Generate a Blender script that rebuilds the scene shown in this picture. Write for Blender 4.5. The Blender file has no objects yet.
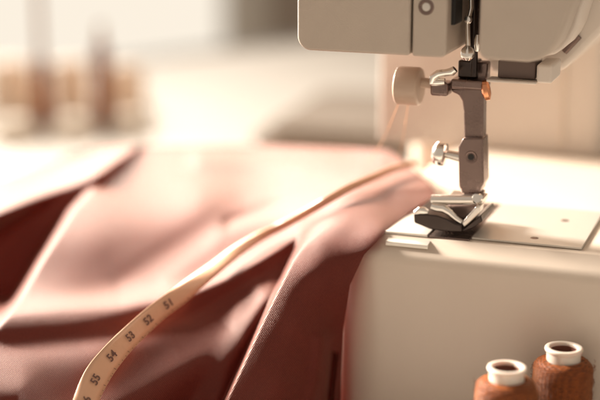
import bpy, bmesh, math, random
import numpy as np
from mathutils import Vector, Matrix
random.seed(7)
R = math.radians
S = 0.01                                   # all sizes below are written in centimetres
scn = bpy.context.scene
C = scn.collection
# ------------------------------------------------------------------ camera numbers
PITCH, CAMZ, FPX = R(14.5), 15.6, 85/36*600
def ray(px, py):                           # direction with y = 1, world axes
    a = (px-300)/FPX; b = (200-py)/FPX
    dy = math.cos(PITCH)+b*math.sin(PITCH); dz = -math.sin(PITCH)+b*math.cos(PITCH)
    return Vector((a/dy, 1, dz/dy))
def pt(px, py, D):
    r = ray(px, py); return Vector((r.x*D, D, CAMZ+r.z*D))
def onz(px, py, z):
    r = ray(px, py); return pt(px, py, (z-CAMZ)/r.z)
# machine frame: local x along the bed's near edge, local y away along the arm
OX, OY, TH = 1.2, 54.7, R(20)
V = Vector((math.cos(TH), -math.sin(TH), 0)); U = Vector((math.sin(TH), math.cos(TH), 0)); O = Vector((OX, OY, 0))
def loc(px, py, u):                        # machine-local point on the plane y = u
    r = ray(px, py)
    D = (u + O.dot(U)) / (r.x*U.x + r.y*U.y)
    p = Vector((r.x*D, D, CAMZ+r.z*D))
    q = p-O
    return Vector((q.dot(V), u, p.z))
def locz(px, py, z):
    q = onz(px, py, z)-O; return Vector((q.dot(V), q.dot(U), z))

# ------------------------------------------------------------------ materials
def mat(name, col, rough=.5, metal=0, spec=.5, noise=0, nscale=40, bump=0, bscale=300, coat=0, sheen=0, sheen_tint=None, sub=0, rvar=0):
    m = bpy.data.materials.new(name); m.use_nodes = True
    nt = m.node_tree; b = nt.nodes['Principled BSDF']
    b.inputs['Base Color'].default_value = (*col, 1)
    b.inputs['Roughness'].default_value = rough; b.inputs['Metallic'].default_value = metal
    b.inputs['Specular IOR Level'].default_value = spec
    b.inputs['Coat Weight'].default_value = coat; b.inputs['Coat Roughness'].default_value = .15
    if sheen:
        b.inputs['Sheen Weight'].default_value = sheen; b.inputs['Sheen Roughness'].default_value = .45
        b.inputs['Sheen Tint'].default_value = (*(sheen_tint or (1, 1, 1)), 1)
    if sub:
        b.inputs['Subsurface Weight'].default_value = sub; b.inputs['Subsurface Radius'].default_value = (.004, .002, .001)
        b.inputs['Subsurface Scale'].default_value = 1
    tc = nt.nodes.new('ShaderNodeTexCoord')
    if noise or rvar:
        n = nt.nodes.new('ShaderNodeTexNoise'); n.inputs['Scale'].default_value = nscale; n.inputs['Detail'].default_value = 6
        nt.links.new(tc.outputs['Object'], n.inputs['Vector'])
        if noise:
            mx = nt.nodes.new('ShaderNodeMix'); mx.data_type = 'RGBA'
            mx.inputs[6].default_value = (*[c*(1-noise) for c in col], 1); mx.inputs[7].default_value = (*[min(1, c*(1+noise)) for c in col], 1)
            nt.links.new(n.outputs['Fac'], mx.inputs[0]); nt.links.new(mx.outputs[2], b.inputs['Base Color'])
        if rvar:
            mr = nt.nodes.new('ShaderNodeMapRange'); mr.inputs[1].default_value = .3; mr.inputs[2].default_value = .7
            mr.inputs[3].default_value = max(0, rough-rvar); mr.inputs[4].default_value = min(1, rough+rvar)
            nt.links.new(n.outputs['Fac'], mr.inputs[0]); nt.links.new(mr.outputs[0], b.inputs['Roughness'])
    if bump:
        n2 = nt.nodes.new('ShaderNodeTexNoise'); n2.inputs['Scale'].default_value = bscale; n2.inputs['Detail'].default_value = 4
        nt.links.new(tc.outputs['Object'], n2.inputs['Vector'])
        bp = nt.nodes.new('ShaderNodeBump'); bp.inputs['Strength'].default_value = bump; bp.inputs['Distance'].default_value = .0003
        nt.links.new(n2.outputs['Fac'], bp.inputs['Height']); nt.links.new(bp.outputs[0], b.inputs['Normal'])
    return m
M = {}
M['enamel'] = mat('warm grey enamel', (.66, .56, .465), .34, noise=.03, nscale=60, bump=.05, bscale=900, coat=.1)
M['cover'] = mat('grey beige plastic', (.49, .415, .345), .42, noise=.05, nscale=120, bump=.5, bscale=2500)
M['pale'] = mat('pale plastic', (.68, .61, .54), .4, noise=.04, bump=.2, bscale=800)
M['steel'] = mat('brushed steel', (.78, .73, .67), .26, 1, noise=.03, nscale=30, rvar=.05)
M['chrome'] = mat('chrome', (.88, .84, .78), .19, 1, rvar=.04, nscale=200)
M['shank'] = mat('worn plated steel', (.23, .165, .145), .27, .9, noise=.10, nscale=90, rvar=.05, bump=.12, bscale=900)
M['platesteel'] = mat('satin plate steel', (.76, .71, .64), .34, .6, noise=.02, nscale=30)
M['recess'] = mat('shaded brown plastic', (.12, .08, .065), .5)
M['dark'] = mat('dark gunmetal', (.07, .055, .05), .22, 1, noise=.2, nscale=150, rvar=.08)
M['black'] = mat('black slot', (.012, .01, .009), .6)
M['copper'] = mat('copper', (.75, .33, .17), .22, 1)
M['knob'] = mat('beige knob plastic', (.52, .39, .30), .35, noise=.04, bump=.2, bscale=900)
M['tube'] = mat('white spool plastic', (.66, .58, .50), .32, sub=.2, noise=.03, bump=.2, bscale=700)
M['tubein'] = mat('spool bore', (.14, .05, .03), .5)
M['table'] = mat('white lacquered table', (.60, .555, .50), .58, spec=.35, noise=.03, nscale=8, rvar=.06)
M['wall'] = mat('dark taupe wall', (.40, .33, .27), .8, noise=.1, nscale=5)
M['floor'] = mat('pale floor', (.55, .5, .44), .6, noise=.06, nscale=4)
M['bench'] = mat('dark bench wood', (.09, .075, .062), .5, noise=.2, nscale=10)
M['wood'] = mat('brown wood', (.27, .115, .045), .45, noise=.2, nscale=60)
M['peach'] = mat('peach thread', (.88, .68, .52), .6, noise=.1, nscale=80)
M['cream'] = mat('cream thread', (.74, .64, .52), .6, noise=.06)
M['frame'] = mat('window frame paint', (.75, .7, .62), .4, noise=.03)
M['ink'] = mat('tape ink', (.13, .06, .045), .5)
M['tape'] = mat('peach tape vinyl', (.64, .37, .23), .36, noise=.06, nscale=60, bump=.3, bscale=600, coat=.2)
M['hairthread'] = mat('orange sewing thread', (.75, .38, .2), .5)

def thread_mat(name, col, dark):           # wound thread: fine crossing turns
    m = bpy.data.materials.new(name); m.use_nodes = True; nt = m.node_tree; b = nt.nodes['Principled BSDF']
    tc = nt.nodes.new('ShaderNodeTexCoord')
    hs = []
    for tilt in (9, -9):
        mp = nt.nodes.new('ShaderNodeMapping'); mp.inputs['Rotation'].default_value = (R(tilt), R(tilt*.6), 0)
        w = nt.nodes.new('ShaderNodeTexWave'); w.bands_direction = 'Z'; w.inputs['Scale'].default_value = 520
        w.inputs['Distortion'].default_value = 1.2; w.inputs['Detail'].default_value = 3; w.inputs['Detail Scale'].default_value = 2
        nt.links.new(tc.outputs['Object'], mp.inputs['Vector']); nt.links.new(mp.outputs[0], w.inputs['Vector']); hs.append(w)
    mxh = nt.nodes.new('ShaderNodeMath'); mxh.operation = 'MAXIMUM'
    nt.links.new(hs[0].outputs['Fac'], mxh.inputs[0]); nt.links.new(hs[1].outputs['Fac'], mxh.inputs[1])
    n = nt.nodes.new('ShaderNodeTexNoise'); n.inputs['Scale'].default_value = 700; n.inputs['Detail'].default_value = 6
    mpn = nt.nodes.new('ShaderNodeMapping'); mpn.inputs['Scale'].default_value = (1, 1, 3)
    nt.links.new(tc.outputs['Object'], mpn.inputs['Vector']); nt.links.new(mpn.outputs[0], n.inputs['Vector'])
    mu = nt.nodes.new('ShaderNodeMath'); mu.operation = 'MULTIPLY_ADD'; mu.inputs[1].default_value = .5
    nt.links.new(mxh.outputs[0], mu.inputs[0]); nt.links.new(n.outputs['Fac'], mu.inputs[2])
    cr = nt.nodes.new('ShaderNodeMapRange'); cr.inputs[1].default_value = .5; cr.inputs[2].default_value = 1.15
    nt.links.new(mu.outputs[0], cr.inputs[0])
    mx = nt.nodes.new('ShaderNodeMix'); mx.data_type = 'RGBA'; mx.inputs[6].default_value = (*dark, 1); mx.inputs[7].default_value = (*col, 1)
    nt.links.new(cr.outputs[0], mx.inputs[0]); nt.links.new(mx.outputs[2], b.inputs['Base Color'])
    bp = nt.nodes.new('ShaderNodeBump'); bp.inputs['Strength'].default_value = .9; bp.inputs['Distance'].default_value = .0005
    nt.links.new(mu.outputs[0], bp.inputs['Height']); nt.links.new(bp.outputs[0], b.inputs['Normal'])
    b.inputs['Roughness'].default_value = .5
    b.inputs['Specular IOR Level'].default_value = .25; b.inputs['Sheen Weight'].default_value = .22; b.inputs['Sheen Tint'].default_value = (1, .45, .15, 1); b.inputs['Sheen Roughness'].default_value = .4
    return m
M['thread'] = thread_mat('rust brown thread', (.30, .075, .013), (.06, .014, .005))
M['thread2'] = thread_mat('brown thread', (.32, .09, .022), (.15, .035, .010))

def satin():
    m = bpy.data.materials.new('burgundy satin twill'); m.use_nodes = True; nt = m.node_tree; b = nt.nodes['Principled BSDF']
    uv = nt.nodes.new('ShaderNodeUVMap'); uv.uv_map = 'UVMap'
    def wave(rot, sc, dist):
        mp = nt.nodes.new('ShaderNodeMapping'); mp.inputs['Rotation'].default_value = (0, 0, R(rot))
        w = nt.nodes.new('ShaderNodeTexWave'); w.inputs['Scale'].default_value = sc; w.inputs['Distortion'].default_value = dist
        w.inputs['Detail'].default_value = 2; w.inputs['Detail Scale'].default_value = 3
        nt.links.new(uv.outputs[0], mp.inputs['Vector']); nt.links.new(mp.outputs[0], w.inputs['Vector']); return w
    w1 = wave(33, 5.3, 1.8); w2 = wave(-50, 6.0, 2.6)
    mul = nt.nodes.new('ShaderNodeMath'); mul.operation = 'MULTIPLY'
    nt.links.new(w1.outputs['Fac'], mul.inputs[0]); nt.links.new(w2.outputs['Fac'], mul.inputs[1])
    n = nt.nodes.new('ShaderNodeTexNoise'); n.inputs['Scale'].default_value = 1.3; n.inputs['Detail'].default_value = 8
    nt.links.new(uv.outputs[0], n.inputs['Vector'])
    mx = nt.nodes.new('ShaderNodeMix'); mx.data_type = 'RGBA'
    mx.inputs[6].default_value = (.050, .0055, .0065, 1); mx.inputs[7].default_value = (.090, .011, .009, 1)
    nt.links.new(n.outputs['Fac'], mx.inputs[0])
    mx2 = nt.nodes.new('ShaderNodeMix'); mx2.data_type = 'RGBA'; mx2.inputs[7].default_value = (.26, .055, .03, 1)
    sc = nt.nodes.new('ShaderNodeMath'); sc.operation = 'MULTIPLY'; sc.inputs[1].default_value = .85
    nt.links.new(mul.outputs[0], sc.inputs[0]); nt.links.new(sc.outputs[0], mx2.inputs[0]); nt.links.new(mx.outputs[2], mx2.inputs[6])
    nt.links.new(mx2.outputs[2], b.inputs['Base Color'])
    bp = nt.nodes.new('ShaderNodeBump'); bp.inputs['Strength'].default_value = .6; bp.inputs['Distance'].default_value = .0002
    nt.links.new(mul.outputs[0], bp.inputs['Height']); nt.links.new(bp.outputs[0], b.inputs['Normal'])
    b.inputs['Roughness'].default_value = .54; b.inputs['Specular IOR Level'].default_value = .38
    b.inputs['Specular Tint'].default_value = (1, .84, .70, 1)
    b.inputs['Sheen Weight'].default_value = .19; b.inputs['Sheen Roughness'].default_value = .36; b.inputs['Sheen Tint'].default_value = (1, .68, .48, 1)
    tr = nt.nodes.new('ShaderNodeBsdfTranslucent'); tr.inputs[0].default_value = (.85, .06, .04, 1)
    ms = nt.nodes.new('ShaderNodeMixShader'); ms.inputs[0].default_value = .055
    nt.links.new(b.outputs[0], ms.inputs[1]); nt.links.new(tr.outputs[0], ms.inputs[2]); nt.links.new(ms.outputs[0], nt.nodes['Material Output'].inputs[0])
    return m
M['satin'] = satin()

# ------------------------------------------------------------------ mesh helpers (cm, local)
def obj(name, bm, m, parent=None, smooth=True, bevel=0, seg=3, angle=35):
    me = bpy.data.meshes.new(name)
    bmesh.ops.recalc_face_normals(bm, faces=bm.faces)
    bm.to_mesh(me); bm.free()
    me.transform(Matrix.Scale(S, 4))
    me.materials.append(m)
    o = bpy.data.objects.new(name, me); C.objects.link(o)
    if parent: o.parent = parent
    if smooth:
        for p in me.polygons: p.use_smooth = True
    if bevel:
        b = o.modifiers.new('bevel', 'BEVEL'); b.width = bevel*S; b.segments = seg; b.limit_method = 'ANGLE'; b.angle_limit = R(30)
        b.harden_normals = False
    if smooth:
        e = o.modifiers.new('wn', 'WEIGHTED_NORMAL'); e.keep_sharp = True
        me.set_sharp_from_angle(angle=R(angle if not bevel else 60))
    return o
def box(bm, x0, x1, y0, y1, z0, z1):
    vs = [bm.verts.new(p) for p in ((x0,y0,z0),(x1,y0,z0),(x1,y1,z0),(x0,y1,z0),(x0,y0,z1),(x1,y0,z1),(x1,y1,z1),(x0,y1,z1))]
    for f in ((0,3,2,1),(4,5,6,7),(0,1,5,4),(1,2,6,5),(2,3,7,6),(3,0,4,7)): bm.faces.new([vs[i] for i in f])
    return bm
def prism_y(bm, poly, y0, y1):             # outline in x,z pushed along y
    a = [bm.verts.new((x, y0, z)) for x, z in poly]; b = [bm.verts.new((x, y1, z)) for x, z in poly]
    n = len(poly)
    bm.faces.new(a); bm.faces.new(b[::-1])
    for i in range(n): bm.faces.new((a[i], b[i], b[(i+1) % n], a[(i+1) % n]))
    return bm
def prism_z(bm, poly, z0, z1):
    a = [bm.verts.new((x, y, z0)) for x, y in poly]; b = [bm.verts.new((x, y, z1)) for x, y in poly]
    n = len(poly); bm.faces.new(a[::-1]); bm.faces.new(b)
    for i in range(n): bm.faces.new((a[i], a[(i+1) % n], b[(i+1) % n], b[i]))
    return bm
def prism_x(bm, poly, x0, x1):             # outline in y,z
    a = [bm.verts.new((x0, y, z)) for y, z in poly]; b = [bm.verts.new((x1, y, z)) for y, z in poly]
    n = len(poly); bm.faces.new(a); bm.faces.new(b[::-1])
    for i in range(n): bm.faces.new((a[i], b[i], b[(i+1) % n], a[(i+1) % n]))
    return bm
def lathe(bm, prof, seg=48, mx=None, close=False):     # prof [(r,z)]
    rings = []
    for r, z in prof:
        if r < 1e-5: rings.append([bm.verts.new((0, 0, z))])
        else: rings.append([bm.verts.new((r*math.cos(2*math.pi*i/seg), r*math.sin(2*math.pi*i/seg), z)) for i in range(seg)])
    pr = list(zip(rings, rings[1:]))
    if close: pr.append((rings[-1], rings[0]))
    for a, b in pr:
        if len(a) == 1 and len(b) == 1: continue
        for i in range(seg):
            j = (i+1) % seg
            if len(a) == 1: bm.faces.new((a[0], b[i], b[j]))
            elif len(b) == 1: bm.faces.new((a[i], a[j], b[0]))
            else: bm.faces.new((a[i], a[j], b[j], b[i]))
    if mx is not None:
        vs = [v for r in rings for v in r]; bmesh.ops.transform(bm, matrix=mx, verts=vs)
    return bm
def axis(p, d, flip=0):                    # matrix placing lathe's z along d at p
    return Matrix.Translation(p) @ Vector(d).to_track_quat('Z', 'Y').to_matrix().to_4x4()
def tube(bm, pts, r, seg=12, cap=True):
    pts = [Vector(p) for p in pts]; rings = []
    for i, p in enumerate(pts):
        t = (pts[min(i+1, len(pts)-1)]-pts[max(i-1, 0)]).normalized()
        ref = Vector((0, 1, 0)) if abs(t.y) < .8 else Vector((1, 0, 0))
        a = t.cross(ref).normalized(); b = t.cross(a)
        rr = r[i] if isinstance(r, (list, tuple)) else r
        rings.append([bm.verts.new(p+rr*(a*math.cos(k*2*math.pi/seg)+b*math.sin(k*2*math.pi/seg))) for k in range(seg)])
    for A, B in zip(rings, rings[1:]):
        for k in range(seg): bm.faces.new((A[k], A[(k+1) % seg], B[(k+1) % seg], B[k]))
    if cap: bm.faces.new(rings[0]); bm.faces.new(rings[-1][::-1])
    return bm
def thing(name, label, cat, loc_cm=(0, 0, 0), rz=0, group=None):
    o = bpy.data.objects.new(name, None); C.objects.link(o)
    o.location = Vector(loc_cm)*S; o.rotation_euler = (0, 0, rz); o.empty_display_size = .02
    return tag(o, label, cat, group)
def tag(o, label, cat, group=None):
    o['label'] = label; o['category'] = cat
    if group: o['group'] = group
    return o
def struct(o): o['kind'] = 'structure'; return o
def rounded(x0, x1, z0, z1, r, n=8, corners=(1, 1, 1, 1)):      # outline, corners: bl br tr tl
    out = []
    cs = ((x0, z0, 1, 1, 180), (x1, z0, -1, 1, 270), (x1, z1, -1, -1, 0), (x0, z1, 1, -1, 90))
    for k, (cx, cz, sx, sz, a0) in enumerate(cs):
        rr = r[k] if isinstance(r, (list, tuple)) else r
        if not corners[k] or rr <= 0: out.append((cx, cz)); continue
        for i in range(n+1):
            a = R(a0+90*i/n); out.append((cx+sx*rr+rr*math.cos(a), cz+sz*rr+rr*math.sin(a)))
    return out
TABLE = -9.0

# ------------------------------------------------------------------ sewing machine
sm = thing('sewing_machine', 'warm grey sewing machine with steel presser foot and needle plate', 'sewing machine', O, -TH)
sm.location.z = TABLE*S
ZB = -TABLE                                # children are written with z measured from the bed's top
_obj = obj
def part(name, bm, m, parent=None, **k):
    bmesh.ops.translate(bm, vec=(0, 0, ZB), verts=bm.verts)
    return _obj(name, bm, m, parent or sm, **k)

# bed: free arm with a rounded near edge, swept profile
def bed():
    bm = bmesh.new()
    # profile of the near edge (outward distance from the top's rim, z)
    prof = [(-.06, 0), (.0, -.006), (.06, -.03), (.30, -.19), (.54, -.35), (.68, -.43), (.80, -.53), (.90, -.70), (.95, -.95), (.96, -2), (.97, -5), (.98, -8.9)]
    W, L, rc = 14.0, 24.0, 1.3
    base = []                              # top rim path with normals
    x0, y0, x1, y1 = .95, .92, W, L
    def arc(cx, cy, a0, a1, r=rc, n=10):
        for i in range(n+1):
            a = R(a0+(a1-a0)*i/n); base.append((cx+r*math.cos(a), cy+r*math.sin(a), math.cos(a), math.sin(a)))
    arc(x0+rc, y0+rc, 180, 270); arc(x1-rc, y0+rc, 270, 360); arc(x1-rc, y1-rc, 0, 90); arc(x0+rc, y1-rc, 90, 180)
    rings = [[bm.verts.new((x+nx*d, y+ny*d, z)) for x, y, nx, ny in base] for d, z in prof]
    n = len(base)
    for a, b in zip(rings, rings[1:]):
        for i in range(n): bm.faces.new((a[i], b[i], b[(i+1) % n], a[(i+1) % n]))
    bm.faces.new(rings[0])
    return bm
part('bed', bed(), M['enamel'], angle=50)
# foot of the column, wide base plate behind
PX0, PX1 = -3.4, 8.2
bm = bmesh.new(); prism_z(bm, rounded(PX0, PX1, 18.0, 30, (.1, .8, .8, .1)), -.003-0, 9.0)
part('column', bm, M['pale'], bevel=.12)
bm = bmesh.new(); prism_z(bm, rounded(PX0-.2, PX1+.2, 24.2, 31, 1.0), -8.97, .004)
part('column_base', bm, M['enamel'], bevel=.1)
bm = bmesh.new(); box(bm, 6.0, 6.25, 17.85, 18.05, .3, 8.9); part('column_seam', bm, M['tube'], bevel=.03)

# arm: body behind the covers, its underside sweeping up on the right
a1 = loc(500, 68, 3.2)
poly = [(-.6, 7.75), (4.6, 7.6)] + [(6.3, 7.55), (8.9, 7.05)]
for px, py in ((555, 74), (566, 68), (580, 55), (592, 42), (606, 28), (630, 10)):
    q = loc(px, py, 4.4); poly.append((q.x, q.z))
poly += [(14.4, 12), (14.4, 15), (13.4, 16), (.4, 16), (-.6, 15)]
poly[3] = (loc(545, 76, 4.4).x, loc(545, 76, 4.4).z)
poly[2] = (loc(492, 74, 4.4).x, loc(492, 74, 4.4).z)
bm = bmesh.new(); prism_y(bm, poly, 4.4, 30.5)
arm = part('arm', bm, M['pale'], bevel=.25, seg=4)
# groove on the flank of the arm
q = loc(564, 52, 4.3); q2 = loc(579, 36, 4.3)
bm = bmesh.new(); tube(bm, [(q.x, 4.36, q.z), (q2.x, 4.36, q2.z)], .13, 10)
part('grip_slot', bm, M['shank'], arm)

# head: core behind, covers in front
hb = 7.5
l0 = loc(297, 40, -.6).x; l1 = loc(409.5, 40, -.6).x; l2 = loc(411.5, 40, -.6).x; l3 = loc(446, 40, -.6).x
r0 = loc(479, 40, -.6).x; r1 = loc(581, 30, -.6).x
bm = bmesh.new(); prism_y(bm, rounded(l0, l1, hb, 16, (.55, .12, .1, .8)), -.6, 4.3)
hl = part('face_cover', bm, M['cover'], bevel=.16, seg=4)
bm = bmesh.new(); prism_y(bm, rounded(l2, l3, hb-.02, 16, (.1, .25, .1, .1)), -.52, 4.0)
fs = part('face_strip', bm, M['cover'], bevel=.08)
q = loc(426, 7, -.55)
bm = bmesh.new(); lathe(bm, [(.16, 0), (.27, 0), (.30, .03), (.27, .06), (.20, .06), (.17, .02)], 32, axis((q.x, -.50, q.z), (0, -1, 0)), close=True)
part('screw_ring', bm, M['shank'], fs)
bm = bmesh.new(); lathe(bm, [(0, .0), (.14, 0), (.15, .03), (0, .04)], 24, axis((q.x, -.50, q.z), (0, -1, 0)))
part('screw', bm, M['steel'], fs)
# right cover with swept corner
qr = [loc(479.5, 0, -.6), loc(479.5, 62, -.6)]
zr = loc(500, 60.5, -.6).z
poly = [(r0, 16), (r0-.02, zr+.3), (r0+.12, zr+.06), (r0+.3, zr)]
for px, py in ((528, 62.5), (540, 60), (549, 54), (556, 45), (562, 33), (568, 16), (574, 0), (582, -30)):
    q = loc(px, py, -.6); poly.append((q.x, q.z))
poly.append((poly[-1][0]+.6, 16))
bm = bmesh.new(); prism_y(bm, poly, -.6, 1.6)
hr = part('front_cover', bm, M['cover'], bevel=.15, seg=4)
# paler shell just behind the right cover (lower rim visible)
bm = bmesh.new()
poly2 = [(x+(.14 if i > 3 else 0), z-(.10 if 2 < i < 9 else 0)) for i, (x, z) in enumerate(poly)]
prism_y(bm, poly2, 1.62, 4.38)
part('cover_rim', bm, M['pale'], bevel=.1)
# inner wall at the back of the slot
bm = bmesh.new(); box(bm, l3-.3, r0+.4, 2.9, 4.35, hb+.25, 16); part('slot_wall', bm, M['shank'], bevel=.05)
q0 = loc(446, 3, .2); q1 = loc(456, 25, .2)
bm = bmesh.new(); box(bm, q0.x, q1.x, .1, 1.2, q1.z, q0.z+.6); part('slot_block', bm, M['black'], bevel=.06)

# lever under the right cover: pale bar, and a solid block coloured as the recess's shade
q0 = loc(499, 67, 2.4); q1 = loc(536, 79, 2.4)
bm = bmesh.new(); box(bm, q0.x, q1.x, 2.2, 3.6, q1.z, q0.z+.3); part('recess_shade_block', bm, M['recess'], bevel=.05)
q0 = loc(486, 79, 1.9); q1 = loc(536, 85, 1.9)
bm = bmesh.new(); box(bm, q0.x, q1.x, 1.9, 2.7, q1.z, q0.z); part('presser_lever', bm, M['pale'], bevel=.08)

q0 = loc(536.5, 64, 2.0); q1 = loc(552, 84, 2.0)
bm = bmesh.new(); box(bm, q0.x, q1.x, 2.0, 3.9, q1.z, q0.z); part('lever_bracket', bm, M['pale'], bevel=.12)
# presser bar and clamp ------------------------------------------------
UC = 2.6
def bx(name, a, b, u0, u1, m, par=None, bevel=.05, u=None, **k):
    A = loc(a[0], a[1], u0 if u is None else u); B = loc(b[0], b[1], u0 if u is None else u)
    bm = bmesh.new(); box(bm, min(A.x, B.x), max(A.x, B.x), u0, u1, min(A.z, B.z), max(A.z, B.z))
    return part(name, bm, m, par, bevel=bevel, **k)
# needle bar (dark, in front) and linkage rod with bright ball
q = loc(473.5, -20, UC-.4); q1 = loc(474, 76, UC-.4)
bm = bmesh.new(); tube(bm, [(q.x, q.y, q.z+1), (q1.x, q1.y, q1.z)], .15, 24); nb = part('needle_bar', bm, M['dark'])
a, b, c, d = loc(471, -12, UC-1.1), loc(471, 8, UC-1.1), loc(467.5, 22, UC-1.1), loc(468, 46, UC-1.1)
bm = bmesh.new(); tube(bm, [a, b, c, d], [.11, .11, .10, .10], 16); tl = part('take_up_lever', bm, M['chrome'])
bm = bmesh.new(); lathe(bm, [(0, -.16), (.1, -.14), (.16, -.06), (.17, .03), (.12, .13), (0, .17)], 24, axis(loc(468, 19.5, UC-1.2), (0, -1, .1)))
part('pivot', bm, M['chrome'], tl)
bm = bmesh.new(); lathe(bm, [(0, -.3), (.13, -.28), (.25, -.16), (.27, 0), (.23, .16), (.12, .27), (0, .3)], 32, axis(loc(467.5, 53, UC-1.2), (0, 0, 1)))
part('pivot', bm, M['chrome'], tl)
bm = bmesh.new(); lathe(bm, [(0, -.36), (.08, -.32), (.13, -.1), (.13, .12), (.07, .33), (0, .36)], 24, axis(loc(477.5, 43, UC-1.0), (0, 0, 1)))
part('thread_guide', bm, M['chrome'])
# guide behind, right of the bar
bx('guide_block', (476.5, 62), (487, 82), UC, UC+.6, M['shank'], bevel=.08)
bx('bar_collar', (458, 60), (477, 79), UC-.15, UC+.7, M['dark'], bevel=.08)
# clamp block
cb = bx('needle_clamp', (450, 79), (484, 91), UC-.5, UC+.7, M['shank'], bevel=.1)
bm = bmesh.new()
c0 = loc(485, 90, UC-.45)
lathe(bm, [(0, -.10), (.12, -.1), (.2, -.05), (.2, .06), (.1, .1), (0, .1)], 24)
bmesh.ops.scale(bm, vec=(1, 1, 1.0), verts=bm.verts)
bmesh.ops.transform(bm, matrix=Matrix.Translation((c0.x+.05, c0.y, c0.z)) @ Matrix.Rotation(R(78), 4, 'Y') @ Matrix.Scale(2.0, 4, (1, 0, 0)) @ Matrix.Scale(1.6, 4, (0, 0, 1)), verts=bm.verts)
part('copper_screw', bm, M['copper'], cb)
# clamp thumb screw: bright curled lever and grey block on the left
cl = []
for px, py in ((431.5, 83), (433.5, 77), (438.5, 73.5), (446, 72.5), (452, 71.5), (455, 69)): cl.append(loc(px, py, UC-.75))
bm = bmesh.new(); tube(bm, cl, [.13, .17, .17, .14, .17, .14], 16); part('clamp_wing', bm, M['chrome'], cb)
bm = bmesh.new(); tube(bm, [loc(430.5, 82.5, UC-.7), loc(437, 82, UC-.7), loc(445, 81.5, UC-.7)], [.14, .17, .14], 16); part('clamp_wing', bm, M['chrome'], cb)
bx('clamp_nut', (430, 82), (447.5, 97), UC-.75, UC+.1, M['shank'], cb, bevel=.12)
bm = bmesh.new(); tube(bm, [loc(420, 82, UC-.3), loc(434, 84, UC-.3)], .2, 20); part('clamp_stem', bm, M['knob'], cb)
bm = bmesh.new(); A = loc(396.5, 85, UC-.3); B = loc(421.5, 85, UC-.3); w = B.x-A.x
lathe(bm, [(0, 0), (.62, .0), (.72, .04), (.77, .12), (.77, w-.12), (.72, w-.04), (.62, w), (0, w)], 48, axis(A, (1, 0, 0)))
kn = part('clamp_knob', bm, M['knob'], cb, angle=60)
# shank column -------------------------------------------------------
A = loc(463, 88, UC); B = loc(484, 140, UC); c = (A.x+B.x)/2; h = (B.x-A.x)/2
bm = bmesh.new(); prism_y(bm, [(loc(px, py, UC-.25).x, loc(px, py, UC-.25).z) for px, py in ((451, 88.5), (484.5, 88.5), (483.5, 100), (483, 140), (464, 140), (463.5, 112), (462, 101), (458.5, 95), (452, 92))], UC-.25, UC+.35)
pb = part('presser_bar', bm, M['shank'], bevel=.06)
# foot holder, with chamfered lower corners
pts = [(463, 138), (483, 138), (484, 183), (481, 188), (480, 193), (461.5, 193), (459, 186), (458.5, 147)]
bm = bmesh.new(); prism_y(bm, [(loc(px, py, UC-.45).x, loc(px, py, UC-.45).z) for px, py in pts], UC-.5, UC+.5)
fh = part('foot_holder', bm, M['shank'], bevel=.07)
q = loc(471, 157, UC-.5)
bm = bmesh.new(); lathe(bm, [(.13, -.02), (.17, .025), (.23, .03), (.25, 0), (.25, -.05), (.13, -.05)], 32, axis((q.x, UC-.5, q.z), (0, -1, 0)), close=True)
part('screw_rim', bm, M['shank'], fh)
bm = bmesh.new(); lathe(bm, [(0, .008), (.13, .008), (.13, -.04), (0, -.04)], 24, axis((q.x, UC-.5, q.z), (0, -1, 0)))
part('screw_hole', bm, M['black'], fh)
# thumb screw: stem, domed head with slot
bm = bmesh.new(); tube(bm, [loc(446, 154, UC-.1), loc(460, 157, UC-.1)], [.16, .2], 20); ts = part('thumb_screw_stem', bm, M['steel'], fh)
A = loc(433.5, 152, UC-.1)
bm = bmesh.new(); lathe(bm, [(0, -.05), (.28, -.02), (.46, .1), (.5, .22), (.5, .42), (.44, .52), (.2, .58), (0, .58)], 40, axis(A, (1, .0, -.12)))
th = part('thumb_screw', bm, M['chrome'], fh, angle=50)
A = loc(432.5, 157, UC-.55)
# bottom ankle with bar ------------------------------------------------
bx('foot_ankle', (463, 192), (481, 203), UC-.35, UC+.4, M['shank'], fh, bevel=.05)
# presser foot --------------------------------------------------------
pf = None
A = loc(432, 199.5, UC-.9); B = loc(478.5, 199.5, UC-.9)
bm = bmesh.new(); tube(bm, [A, B], .20, 20); pf = part('presser_foot', bm, M['steel'])
bm = bmesh.new(); lathe(bm, [(0, -.1), (.17, -.08), (.23, 0), (.17, .12), (0, .16)], 24, axis(loc(477.5, 198.5, UC-1.05), (0, -1, .3))); part('hinge_pin', bm, M['chrome'], pf)
bx('hinge_block', (447, 196), (482, 205), UC-.85, UC+.2, M['steel'], pf, bevel=.05)
# toe plate: dark sled curving up towards the near side
def sled(x0, x1, ytip, yback, zt, th_, name, m, curl=.35, chord=None):
    bm = bmesh.new(); n = 14; rows = []
    for i in range(n+1):
        t = i/n; y = ytip+(yback-ytip)*t
        lift = curl*max(0, (1-t/.45))**2
        sh = .12*max(0, (.25-t)/.25)
        row = []
        for x in (x0+sh, (x0+x1)/2, x1-sh):
            row.append((x, y, zt+lift))
        rows.append(row)
    top = [[bm.verts.new((x, y, z+th_)) for x, y, z in r] for r in rows]; bot = [[bm.verts.new(p) for p in r] for r in rows]
    for k in range(n):
        for j in range(2):
            bm.faces.new((top[k][j], top[k][j+1], top[k+1][j+1], top[k+1][j])); bm.faces.new((bot[k][j], bot[k+1][j], bot[k+1][j+1], bot[k][j+1]))
        bm.faces.new((top[k][0], top[k+1][0], bot[k+1][0], bot[k][0])); bm.faces.new((top[k][2], bot[k][2], bot[k+1][2], top[k+1][2]))
    for k in (0, n):
        for j in range(2): bm.faces.new((top[k][j], bot[k][j], bot[k][j+1], top[k][j+1]))
    return part(name, bm, m, pf, bevel=.03, angle=50)
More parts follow.
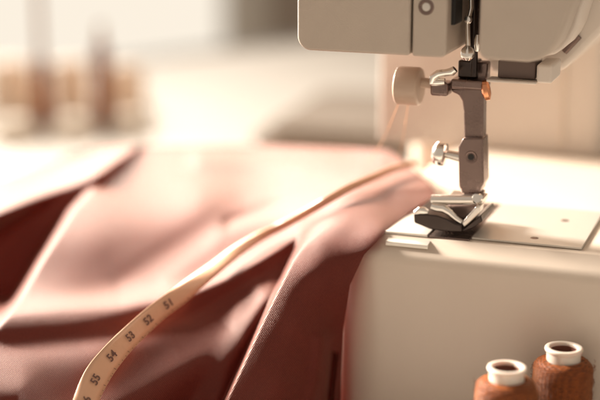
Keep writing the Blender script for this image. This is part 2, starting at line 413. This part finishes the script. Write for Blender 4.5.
# body outline seen from the near side (x,z), pushed back
P = lambda l, u: [(loc(px, py, u).x, loc(px, py, u).z) for px, py in l]
ut = 1.3
bm = bmesh.new(); prism_y(bm, P([(413.5, 214), (427, 214.5), (437, 215.5), (447, 219), (455, 223.5), (461.5, 225), (461.5, 232.5), (447, 232), (430, 229.5), (414, 223)], ut), ut, ut+2.6)
part('toe_plate', bm, M['dark'], pf, bevel=.05)
# chrome upper curl on the toe
cu = [loc(px, py, ut+.05) for px, py in ((415, 213), (420, 210.5), (424, 211), (428, 212.5))]
bm = bmesh.new(); tube(bm, [Vector((p.x, ut+.1, p.z)) for p in cu], [.10, .16, .15, .08], 16); part('toe_curl', bm, M['chrome'], pf)
cu = [loc(px, py, ut+.1) for px, py in ((431, 206.5), (436, 208), (443, 209), (449, 213), (455, 218.5), (461, 223))]
bm = bmesh.new(); tube(bm, [Vector((p.x, ut+.2, p.z)) for p in cu], [.15, .17, .18, .14, .12, .10], 16); part('toe_arm', bm, M['chrome'], pf)
bm = bmesh.new(); prism_y(bm, P([(460.5, 224), (463.5, 228.5), (479, 214), (480, 206), (475, 207.5)], ut), ut+.1, ut+.75); part('side_arm', bm, M['steel'], pf, bevel=.06)
bm = bmesh.new(); prism_y(bm, P([(447, 206), (477, 206), (474, 210), (462, 221), (455, 216)], ut+1), ut+1, ut+2); part('foot_body', bm, M['shank'], pf, bevel=.04)
bm = bmesh.new(); prism_y(bm, P([(461, 227), (463.5, 229), (480, 216), (482, 222), (472, 229), (462, 233)], ut+.2), ut+.3, ut+2.6); part('toe_side', bm, M['dark'], pf, bevel=.04)
# needle
q = loc(452, 91, UC-.2)
bm = bmesh.new(); tube(bm, [(loc(456, 91, UC-.2)), (loc(456, 120, UC-.2))], .045, 10)
bm.free()

# plates ------------------------------------------------------------------
def plate(name, corners, z0, z1, m, par=None, bevel=.025):
    bm = bmesh.new(); prism_z(bm, [(x, y) for x, y in corners], z0, z1); return part(name, bm, m, par, bevel=bevel, seg=2)
x5, x9 = 5.50, 9.85
npl = plate('needle_plate', [(x5, 1.28), (x9, 1.28), (x9, 7.0), (x5, 7.0)], .012, .10, M['platesteel'])
for px, py in ((565, 220.5), (534.5, 238)):
    q = locz(px, py, .10); bm = bmesh.new()
    lathe(bm, [(0, .012), (.14, .012), (.17, 0), (.17, -.02)], 20, Matrix.Translation((q.x, q.y, .10)))
    part('plate_screw', bm, M['shank'], npl)
fd = plate('feed_plate', [(3.82, .95), (x5-.03, 1.05), (x5-.03, 7.0), (3.82, 7.0)], .008, .07, M['shank'])
q = locz(496, 229, .1)
sp_ = plate('slide_plate', [(1.75, .95), (3.78, .95), (3.78, 7.0), (1.75, 7.0)], .012, .12, M['platesteel'])

ta = locz(379, 247, -.12); tb_ = locz(426, 247, -.12)
bm = bmesh.new(); prism_x(bm, [(.34, -.30), (.34, -.17), (.38, -.13), (.84, -.06), (.88, -.10), (.88, -.30)], ta.x, tb_.x)  # added tab, kept nearly level to catch light as the chamfer's glare patch
part('glare_tab', bm, M['platesteel'], sp_, bevel=.02)
# ------------------------------------------------------------------ thread spools
def spool_set(H=6.0, rb=1.13, mat_thread=None, nm='thread_spool', lab='', cat='thread spool', grp=None):
    t = thing(nm, lab, cat, (0, 0, TABLE), 0, grp)
    ro, ri = .70, .50
    bm = bmesh.new()
    prof = [(ri, .0), (ro+.12, .0), (ro+.12, .1), (ro-.06, .2), (ro-.06, H-.22), (ro, H-.14), (ro+.015, H-.07), (ro, H-.015), (ro-.05, H), (ri+.06, H), (ri+.01, H-.03), (ri, H-.1)]
    lathe(bm, prof, 64, close=True); _obj('spool_tube', bm, M['tube'], t, angle=60)
    bm = bmesh.new(); lathe(bm, [(ri+.004, H-.13), (ri-.03, H-.13), (ri-.03, .05), (ri+.004, .05)], 40, close=True); _obj('spool_bore', bm, M['tubein'], t)
    bm = bmesh.new(); seg = 96; rings = []
    pr = [(ro-.03, .25), (rb-.15, .3), (rb-.03, .42), (rb, .6)] + [(rb, .6+(H-1.6)*k/26) for k in range(1, 27)] + [(rb-.01, H-.85), (rb-.05, H-.72), (rb-.13, H-.61), (rb-.25, H-.53), (ro+.04, H-.49), (ro-.05, H-.5)]
    for r, z in pr:
        ring = []
        for i in range(seg):
            a = 2*math.pi*i/seg
            w = .010*math.sin(z*37+a*1.0)+.012*math.sin(z*11-a*2)+random.uniform(-.006, .006)
            ring.append(bm.verts.new(((r+w)*math.cos(a), (r+w)*math.sin(a), z+.012*math.sin(3*a+z))))
        rings.append(ring)
    for a, b in zip(rings, rings[1:]):
        for i in range(seg): bm.faces.new((a[i], a[(i+1) % seg], b[(i+1) % seg], b[i]))
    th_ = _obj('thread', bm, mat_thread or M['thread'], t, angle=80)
    # loose fibres standing off the winding
    bm = bmesh.new()
    for k in range(150):
        a = random.uniform(0, 2*math.pi); z = random.uniform(H-2.8, H-.55); r = rb+.005
        pts = []; da = random.uniform(-.5, .5); L = random.uniform(.15, .5)
        for s in range(6):
            f = s/5; pts.append(((r+.07*math.sin(math.pi*f)*random.uniform(.5, 1.1))*math.cos(a+da*f*L*2), (r+.07*math.sin(math.pi*f))*math.sin(a+da*f*L*2), z+L*.4*f*(1 if k % 2 else -1)))
        tube(bm, pts, .006, 4)
    _obj('loose_fibres', bm, M['thread'] if mat_thread is None else mat_thread, th_)
    return t
def dup(root, loc_cm, rz, label=None):
    r = root.copy(); C.objects.link(r); r.location = Vector(loc_cm)*S; r.rotation_euler = (0, 0, rz)
    if label: r['label'] = label
    for ch in list(root.children):
        c = ch.copy(); C.objects.link(c); c.parent = r
        for g in ch.children:
            d = g.copy(); C.objects.link(d); d.parent = c
    return r
q = onz(564, 347, -3.0)
s1 = spool_set(lab='rust brown thread spool standing at the right, the farther of the front pair', grp='brown thread spools beside the machine')
s1.location = Vector((q.x, q.y, TABLE))*S
q = onz(507, 366.5, -3.0)
dup(s1, (q.x, q.y, TABLE), R(130), 'rust brown thread spool cut by the photo edge, nearer the camera of the front pair')

# ------------------------------------------------------------------ satin cloth
def rbf(pts):
    P = np.array([(a/100, b/100) for a, b, _ in pts]); d = np.array([c for _, _, c in pts], float)
    n = len(pts)
    r = np.linalg.norm(P[:, None]-P[None], axis=2); K = np.where(r > 0, r*r*np.log(r+1e-12), 0)+np.eye(n)*.02
    A = np.zeros((n+3, n+3)); A[:n, :n] = K; A[:n, n] = 1; A[:n, n+1:] = P; A[n, :n] = 1; A[n+1:, :n] = P.T
    w = np.linalg.solve(A, np.concatenate([d, [0, 0, 0]]))
    def f(X, Y):
        X = X/100; Y = Y/100; out = w[n]+w[n+1]*X+w[n+2]*Y
        for k in range(n):
            rr = np.hypot(X-P[k, 0], Y-P[k, 1]); out = out+w[k]*np.where(rr > 0, rr*rr*np.log(rr+1e-12), 0)
        return out
    return f
LA = rbf([(-70,440,49),(100,440,50),(205,440,52.0),(-70,370,51.5),(100,360,52.2),(200,350,54),(250,330,55.2),(0,312,54.4),(100,304,55),(190,290,56),(250,262,57.6),(300,232,59.2),(-70,318,54)])
LB = rbf([(215,440,49.9),(270,440,50.4),(330,440,53.4),(225,390,50.8),(280,380,51.0),(330,370,53.6),(262,320,52.4),(300,320,52.2),(333,320,53.8),(290,262,54),(320,270,53.2),(350,272,53.7),(310,228,56),(340,230,55.2),(380,232,54.5),(345,190,59.3),(390,202,58.4),(432,197,59.2)])
LP = rbf([(-70,300,57.2),(100,295,57.5),(190,284,58),(300,228,60.6),(0,250,60.5),(100,250,60.2),(200,250,60.8),(0,200,65),(100,200,65.5),(200,200,65.5),(300,200,63.5),(350,185,62.3),(150,150,76),(250,148,77),(350,152,73),(420,160,66.5),(440,190,61.2),(0,150,75)])
def poly_y(line, X):                       # y of a polyline given as function of x
    xs = [p[0] for p in line]; ys = [p[1] for p in line]; return np.interp(X, xs, ys)
C1 = [(-80,318),(0,311),(60,305),(120,300),(190,288),(225,275),(255,258),(285,240),(310,224),(345,200),(370,192),(460,188)]
C2x = [(150,374),(185,352),(195,333),(228,310),(262,290),(320,262),(400,225),(450,205)]          # x of the band's left edge, given y
C4x = [(140,146),(150,137),(172,108),(210,70),(260,37),(300,14),(312,6),(330,-6)]
C3x = [(140,380),(150,388),(168,412),(184,430),(192,435),(196,435),(200,428),(212,409),(230,387),(255,364),(285,350),(330,343),(380,341),(445,340)]
def xof(line, Y): return np.interp(Y, [p[0] for p in line], [p[1] for p in line])
def sig(t): return 1/(1+np.exp(-np.clip(t, -40, 40)))
def ridge(X, Y, line, w, amp, byy=False):  # soft ridge along a polyline, amp>0 comes nearer
    best = np.full(X.shape, 1e9)
    for (x0, y0), (x1, y1) in zip(line, line[1:]):
        dx, dy = x1-x0, y1-y0; t = np.clip(((X-x0)*dx+(Y-y0)*dy)/(dx*dx+dy*dy), 0, 1)
        best = np.minimum(best, np.hypot(X-x0-t*dx, Y-y0-t*dy))
    return -amp*np.exp(-(best/w)**2)
def depth(X, Y):
    a = LA(X, Y); b = LB(X, Y); p = LP(X, Y)
    # folds of the front slope
    a = a + ridge(X, Y, [(60,440),(150,392),(240,340),(262,300)], 22, .55) + ridge(X, Y, [(-60,350),(80,338),(190,318),(260,282)], 13, -.35) \
          + ridge(X, Y, [(150,440),(205,400),(250,352)], 16, -.15) + ridge(X, Y, [(-80,400),(20,392),(60,440)], 25, .5)
    a = a + ridge(X, Y, [(203,440),(216,400),(250,330),(270,300)], 16, .75)
    # folds of the far part
    p = p + ridge(X, Y, [(20,290),(60,262),(120,250),(200,245)], 24, -.13) + ridge(X, Y, [(-10,310),(20,268),(60,205),(100,172)], 14, .05) \
          + ridge(X, Y, [(120,285),(190,235),(240,205)], 13, -.16) + ridge(X, Y, [(170,282),(220,240),(290,210)], 12, .25) + ridge(X, Y, [(90,240),(170,205),(260,190)], 22, .08)\
          + ridge(X, Y, [(230,222),(300,196),(350,178)], 7, -.4) + ridge(X, Y, [(200,160),(300,166),(380,158)], 9, .6)
    # band: rounded across, plus a few creases
    b = b + ridge(X, Y, [(300,440),(318,380),(322,340)], 9, .35) + ridge(X, Y, [(312,300),(330,262),(356,235)], 14, -.04) + ridge(X, Y, [(322,238),(352,212),(400,196)], 12, .1) \
          + ridge(X, Y, [(240,420),(285,300),(318,220)], 26, .06) + ridge(X, Y, [(326,440),(330,390),(334,355)], 3.2, -.8)
    # lower cloth behind the left edge of the far part
    wl = sig((xof(C4x, Y)-X)/1.5)
    low = 2.6 + ridge(X, Y, [(-60,232),(10,212),(70,190),(140,160)], 12, 2.2)
    tgt = 67.4-(Y-200)*.022
    thr = 224-X*.62
    low = low*(1-sig((Y-thr)/5)) + np.maximum(tgt-p, -2.2)*sig((Y-thr)/5)
    p = p + wl*low*np.clip((Y-128)/30, 0.15, 1)
    w1 = sig((poly_y(C1, X)-Y)/(5.5-3.5*np.clip((X-150)/150, 0, 1)))         # 1 above the crest
    z = a*(1-w1)+p*w1
    z = z + ridge(X, Y, C1[:8], 10, .25)*(1-w1)
    w2 = sig((X-xof(C2x, Y))/(.5+8*sig((226-Y)/8)))*sig((Y-184)/7)
    z = z*(1-w2)+b*w2
    return z
def top_y(X): return np.interp(X, [-80, 0, 30, 70, 105, 140, 250, 380, 410, 460], [200, 178, 167, 152, 146, 145.5, 144.5, 150, 151, 153])
NI, NJ = 330, 300
def cloth():
    bm = bmesh.new(); uvl = bm.loops.layers.uv.new('UVMap')
    s = np.linspace(0, 1, NI); t = np.linspace(0, 1, NJ)
    Sg, Tg = np.meshgrid(s, t)
    Y0 = 444-(444-146)*Tg
    X = -80+Sg*(xof(C3x, Y0)+80)
    Y = 444-(444-top_y(X))*Tg
    X = -80+Sg*(xof(C3x, Y)+80)
    D = depth(X, Y)
    grid = [[pt(X[j, i], Y[j, i], D[j, i]) for i in range(NI)] for j in range(NJ)]
    # low frequency drape irregularity in space
    vs = [[bm.verts.new(p) for p in row] for row in grid]
    # arc length uv
    A = np.array([[tuple(p) for p in row] for row in grid])
    du = np.linalg.norm(np.diff(A, axis=1), axis=2); dv = np.linalg.norm(np.diff(A, axis=0), axis=2)
    UU = np.concatenate([np.zeros((NJ, 1)), np.cumsum(du, 1)], 1); VV = np.concatenate([np.zeros((1, NI)), np.cumsum(dv, 0)], 0)
    uv = {}
    for j in range(NJ):
        for i in range(NI): uv[vs[j][i]] = (A[j, i, 0]+.12*A[j, i, 1], A[j, i, 2]+.5*A[j, i, 1])
    faces = []
    for j in range(NJ-1):
        for i in range(NI-1): faces.append(bm.faces.new((vs[j][i], vs[j][i+1], vs[j+1][i+1], vs[j+1][i])))
    # far hem falls over to the table; steps keep the curve round
    def skirt(line, offs):
        prev = line
        for k, f in enumerate(offs):
            cur = []
            for v, p0 in zip(prev, [l.co.copy() for l in line]):
                q = f(p0); q.z = max(q.z, TABLE+.05); n = bm.verts.new(q); uv[n] = (uv[v][0], uv[v][1]+.5); cur.append(n)
            for i in range(len(cur)-1):
                faces.append(bm.faces.new((prev[i], prev[i+1], cur[i+1], cur[i])))
            prev = cur
    topline = vs[-1]
    n5 = [(.3, -.12), (.6, -.4), (.85, -.9), (1.2, -2), (1.6, -4), (2.1, -7), (2.6, -9)]
    skirt(topline[:int(NI*.86)], [lambda p, a=a, b=b: Vector((p.x-.1*a, p.y+a, p.z+b)) for a, b in n5])
    skirt([r[0] for r in vs], [lambda p, a=a, b=b: Vector((p.x-a, p.y, p.z+b)) for a, b in n5])
    skirt([r for r in vs[0]], [lambda p, a=a, b=b: Vector((p.x, p.y-a, p.z+b)) for a, b in n5])
    for f in bm.faces:
        for l in f.loops: l[uvl].uv = uv[l.vert]
    return bm
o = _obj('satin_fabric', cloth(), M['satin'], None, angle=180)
o.modifiers.remove(o.modifiers['wn'])
tag(o, 'burgundy satin fabric heaped in folds and fed under the presser foot', 'fabric')

# ------------------------------------------------------------------ measuring tape
tl_ = [(64,425,94,436),(70,397,102,403),(82,368,115,378),(101,345,131,356),(121,326,148,338),(142,308,168,319),(163,292,188,304),(185,277,206,287),(208,262,225,270),(232,245,245,254),(257,231,266,240),(285,218,291,227),(317,200,322,209),(345,184,350,193),(371,173,376,181),(392,165,396,172),(415,160,418,166)]
def smooth(seq, n=10):
    out = []; m = len(seq)
    for i in range(m-1):
        p0, p1, p2, p3 = seq[max(i-1, 0)], seq[i], seq[i+1], seq[min(i+2, m-1)]
        for k in range(n):
            t = k/n; out.append(tuple(.5*((2*b)+(-a+c)*t+(2*a-5*b+4*c-d)*t*t+(-a+3*b-3*c+d)*t**3) for a, b, c, d in zip(p0, p1, p2, p3)))
    out.append(seq[-1]); return out
tl_ = [(a+(c-a)*.12, b+(d-b)*.12, c-(c-a)*.10, d-(d-b)*.10) for a, b, c, d in tl_]
st = smooth(tl_)
def dmin(px, py):                          # nearest cloth depth in a small neighbourhood
    xs, ys = np.meshgrid(np.linspace(px-5, px+5, 5), np.linspace(py-5, py+5, 5))
    return float(depth(xs, ys).min())
cl, cr = [], []
Dl = [dmin(a, b) for a, b, c, d in st]; Dr = [dmin(c, d) for a, b, c, d in st]
def sm1(L, w=8): return [sum(L[max(0, i-w):i+w+1])/len(L[max(0, i-w):i+w+1]) for i in range(len(L))]
Dl, Dr = sm1(Dl), sm1(Dr)
Dc = [min(a, b)-.25 for a, b in zip(Dl, Dr)]
LFT = [pt(a, b, dl-.15) for (a, b, c, d), dl in zip(st, Dl)]; RGT = [pt(c, d, dr-.15) for (a, b, c, d), dr in zip(st, Dr)]
for i in range(len(st)):                   # keep it 1.5 cm wide at most, level across where the cloth steps
    k = Dc[i]; tw = math.exp(-((.5*(st[i][0]+st[i][2])-215)/32)**2)      # it turns over to catch the light here
    LFT[i] = pt(st[i][0], st[i][1], k-.40+.75*tw+(.45 if st[i][0] > 215 else 0)*min(1, (st[i][0]-215)/40)); RGT[i] = pt(st[i][2], st[i][3], k-.02-.1*tw)
bm = bmesh.new(); rows = []
for a, b in zip(LFT, RGT):
    nrm = Vector((0, -.5, .86))
    rows.append([bm.verts.new(a.lerp(b, f)+nrm*.05*math.sin(math.pi*f)) for f in (0, .25, .5, .75, 1)])
for A, B in zip(rows, rows[1:]):
    for k in range(4): bm.faces.new((A[k], A[k+1], B[k+1], B[k]))
tp = _obj('measuring_tape', bm, M['tape'], None, angle=180); tp.modifiers.remove(tp.modifiers['wn'])
sd = tp.modifiers.new('solid', 'SOLIDIFY'); sd.thickness = .0005; sd.offset = 0
tag(tp, 'peach measuring tape with black numbers curving across the burgundy satin', 'measuring tape')
# cumulative length and frames
mid = [a.lerp(b, .5) for a, b in zip(LFT, RGT)]
def frame_near(px, py):
    i = min(range(len(st)), key=lambda k: (.5*(st[k][0]+st[k][2])-px)**2+(.5*(st[k][1]+st[k][3])-py)**2)
    i = max(1, min(len(st)-2, i)); t = (mid[i+1]-mid[i-1]).normalized(); w = (LFT[i]-RGT[i]); wd = w.length; w.normalize()
    n = t.cross(w).normalized(); w = n.cross(t)
    if n.dot(Vector((0, -1, .3))) < 0: n = -n
    return i, mid[i], t, w, n, wd
for txt, px, py in (('56', 77, 400), ('55', 92, 379), ('54', 111, 357), ('53', 130, 338), ('52', 149, 321), ('51', 168, 305)):
    i, p, t, w, n, wd = frame_near(px, py)
    cu = bpy.data.curves.new('t', 'FONT'); cu.body = txt; cu.size = .44; cu.align_x = 'CENTER'; cu.align_y = 'CENTER'; cu.extrude = .004; cu.offset = .008; cu.space_character = 1.08
    to = bpy.data.objects.new('t', cu); C.objects.link(to)
    dg = bpy.context.evaluated_depsgraph_get(); me = bpy.data.meshes.new_from_object(to.evaluated_get(dg))
    C.objects.unlink(to); bpy.data.objects.remove(to)
    mt = Matrix((( t.x, w.x, n.x, p.x+n.x*.11), (t.y, w.y, n.y, p.y+n.y*.11), (t.z, w.z, n.z, p.z+n.z*.11), (0, 0, 0, 1)))
    me.transform(Matrix.Scale(S, 4) @ mt)
    me.materials.clear(); me.materials.append(M['ink'])
    no = bpy.data.objects.new('number', me); C.objects.link(no); no.parent = tp
# division ticks along the right edge
bm = bmesh.new(); acc = 0; nxt = 0; k = 0
for i in range(1, len(st)-1):
    acc += (mid[i]-mid[i-1]).length
    if mid[i].y > 60: break
    while acc >= nxt:
        t = (mid[i+1]-mid[i-1]).normalized(); w = (RGT[i]-LFT[i]); n = Vector(t.cross(w)).normalized()
        if n.dot(Vector((0, -1, .3))) < 0: n = -n
        L = .07 if k % 4 else .13
        a = RGT[i]-w*.02+n*.04; b = RGT[i]-w*L+n*.075
        e = t*.012
        bm.faces.new([bm.verts.new(x) for x in (a-e, a+e, b+e, b-e)])
        k += 1; nxt += .25
_obj('tick_marks', bm, M['ink'], tp, smooth=False)

# ------------------------------------------------------------------ loose thread from the clamp to the cloth
A = pt(402, 104, 57.5); B = pt(372, 158, 62)
for idx, (a, b, lab) in enumerate((((399, 102, 57.2), (368, 162, 63), 'faint orange thread slanting left from the knob to the fabric'), ((408, 104, 57.4), (398, 160, 63), 'faint orange thread hanging nearly straight below the knob'))):
    bm = bmesh.new(); a = pt(*a); b = pt(*b)
    tube(bm, [a.lerp(b, f)+Vector((0, 0, -.3*math.sin(math.pi*f))) for f in [k/10 for k in range(11)]], .013, 6)
    tag(_obj('loose_thread', bm, M['hairthread']), lab, 'thread', 'threads under the knob')

# ------------------------------------------------------------------ background: table, bench, spools, window
bm = bmesh.new(); a = onz(-260, 66, TABLE); 
c0 = onz(130, 63, TABLE); c1 = onz(330, 40, TABLE); dr = (c1-c0).normalized()
bk0 = c0-dr*110; bk1 = c0+dr*160
prism_z(bm, [(-110, -10), (110, -10), (bk1.x, bk1.y), (bk0.x, bk0.y)], TABLE-3, TABLE)
tb = _obj('table', bm, M['table'], None, bevel=.3)
tag(tb, 'white lacquered table top carrying the sewing machine and fabric', 'table')
bm = bmesh.new(); box(bm, -600, 600, -200, 420, -80, -79.9); struct(_obj('floor', bm, M['floor'], smooth=False))
# back wall with a tall window opening on the left
WY = 330
bm = bmesh.new(); box(bm, -8, 600, WY, WY+10, -79.88, 200); struct(_obj('wall', bm, M['wall'], smooth=False))
w = thing('window', 'tall bright window behind the table, filling the top left corner', 'window', (-18, WY, -79))
bm = bmesh.new(); box(bm, -330, 5, 6, 7, 3, 270)
em = bpy.data.materials.new('daylight pane'); em.use_nodes = True; nt = em.node_tree; nt.nodes.remove(nt.nodes['Principled BSDF'])
e = nt.nodes.new('ShaderNodeEmission'); e.inputs[0].default_value = (1, .90, .76, 1); e.inputs[1].default_value = .98
nt.links.new(e.outputs[0], nt.nodes['Material Output'].inputs[0])
_obj('pane', bm, em, w, smooth=False)
bm = bmesh.new(); box(bm, -335, -325, 0, 8, 0, 275); box(bm, 0, 9.9, 0, 8, 0, 275); box(bm, -324.9, -.1, 0, 8, 0, 3); box(bm, -324.9, -.1, 0, 8, 265, 275)
_obj('window_frame', bm, M['frame'], w, smooth=False)
# low dark bench along the table's back edge
bm = bmesh.new(); nrm = Vector((-dr.y, dr.x, 0))
b0 = c0-dr*6+nrm*3; b1 = c0+dr*140+nrm*3
hgt = 5
prism_z(bm, [(b0.x, b0.y), (b1.x, b1.y), (b1.x+nrm.x*11, b1.y+nrm.y*11), (b0.x+nrm.x*7, b0.y+nrm.y*7)], -40, TABLE-1)
bo = _obj('bench', bm, M['bench'], None, bevel=1)
tag(bo, 'dark brown bench blurred beyond the far edge of the white table', 'bench')

M['felt'] = mat('taupe wool', (.30, .24, .19), .9, noise=.15, nscale=60, bump=.6, bscale=500)
q = onz(366, 122, TABLE+1)  # added dark pad, gives the table its brown-grey gradient here
bm = bmesh.new(); poly = rounded(-7.5, 9, -9, 9, 2)
prism_z(bm, poly, .02, 1.1); prism_z(bm, rounded(-6.2, 8.8, -8.6, 8.7, 2), 1.13, 2.1)
fo = _obj('gradient_pad', bm, M['felt'], None, bevel=.3, seg=4); fo.location = Vector((q.x, q.y, TABLE))*S; fo.rotation_euler.z = -.3
tag(fo, 'added taupe wool pad giving the table its brown-grey gradient left of the machine column', 'added pad')
# far spools on the table
def far_spool(px, py, r, H, m, name, label, cat, grp, rod=0, taper=.8):
    q = onz(px, py, TABLE)
    t = thing(name, label, cat, (q.x, q.y, TABLE), 0, grp)
    bm = bmesh.new(); lathe(bm, [(0, 0), (r*1.55, 0), (r*1.6, .15), (r*1.5, .45), (r*1.1, .7), (0, .7)], 40); _obj('base', bm, M['bench'] if m is M['thread2'] else M['cream'], t)
    bm = bmesh.new(); lathe(bm, [(0, .72), (r, .72), (r*1.08, 1.2), (r*(.5+.5*taper)*1.05, H*.6), (r*taper, H-.3), (r*taper*.7, H), (0, H)], 40); _obj('thread', bm, m, t)
    if rod:
        bm = bmesh.new(); lathe(bm, [(0, H), (.28, H), (.24, H+rod), (0, H+rod+.1)], 16); _obj('pin', bm, M['wood'], t)
    return t
far_spool(44, 131, .8, 6.2, M['thread2'], 'thread_cone', 'tall brown thread cone at the far left with a long pin rising above', 'thread cone', 'brown thread cones at the back', rod=12, taper=.75)
far_spool(104, 131, .8, 7.6, M['thread2'], 'thread_cone', 'tall brown thread cone, the right one of the blurred pair', 'thread cone', 'brown thread cones at the back', rod=1.6, taper=.75)
for px, py, r, H, m, lab in ((12, 112, 1.9, 4.8, 'peach', 'blurred peach thread reel left of both brown cones'),
                            (72, 112, 1.6, 4.8, 'peach', 'blurred peach thread reel standing between the brown cones'),
                            (128, 112, 1.5, 4.4, 'peach', 'blurred peach thread reel right of both brown cones')):
    far_spool(px, py, r, H, M[m], 'thread_reel', lab, 'thread reel', 'peach reels among the brown cones', taper=.95)
for px, py, r, H, lab in ((14, 138, 1.5, 1.7, 'low cream bobbin leftmost in front of the reels'), (74, 135, 1.4, 1.6, 'low cream bobbin in front, between the brown cones'), (130, 131, 1.3, 1.6, 'low cream bobbin in front, right of the brown cones')):
    far_spool(px, py, r, H, M['cream'], 'bobbin', lab, 'bobbin', 'cream bobbins at the back', taper=1)

# ------------------------------------------------------------------ light
wd = bpy.data.worlds.new('World'); scn.world = wd; wd.use_nodes = True
bg = wd.node_tree.nodes['Background']; bg.inputs[0].default_value = (1, .84, .69, 1); bg.inputs[1].default_value = .50
def area(name, p, tgt, sx, sy, power, col):
    l = bpy.data.lights.new(name, 'AREA'); l.shape = 'RECTANGLE'; l.size = sx*S; l.size_y = sy*S; l.energy = power; l.color = col
    o = bpy.data.objects.new(name, l); C.objects.link(o); o.location = Vector(p)*S
    o.rotation_euler = (Vector(tgt)-Vector(p)).to_track_quat('-Z', 'Y').to_euler(); return o
area('window_light', (-60, 215, 75), (0, 60, 0), 120, 80, 10, (1, .89, .76)).data.spread = R(60)
area('side_light', (-112, 132, 60), (2, 62, 0), 34, 34, 7.4, (1, .90, .79)).data.spread = R(36)

# ------------------------------------------------------------------ camera
cd = bpy.data.cameras.new('camera'); cam = bpy.data.objects.new('camera', cd); C.objects.link(cam)
cd.lens = 85; cd.sensor_width = 36; cd.clip_start = .01; cd.clip_end = 50
cam.location = (0, 0, CAMZ*S); cam.rotation_euler = (R(90)-PITCH, 0, 0)
cd.dof.use_dof = True; cd.dof.focus_distance = .548; cd.dof.aperture_fstop = 3.9; cd.dof.aperture_blades = 0
scn.camera = cam
scn.view_settings.view_transform = 'Standard'; scn.view_settings.look = 'None'; scn.view_settings.exposure = 0; scn.view_settings.gamma = 1
scn.cycles.max_bounces = 8; scn.cycles.sample_clamp_indirect = 6
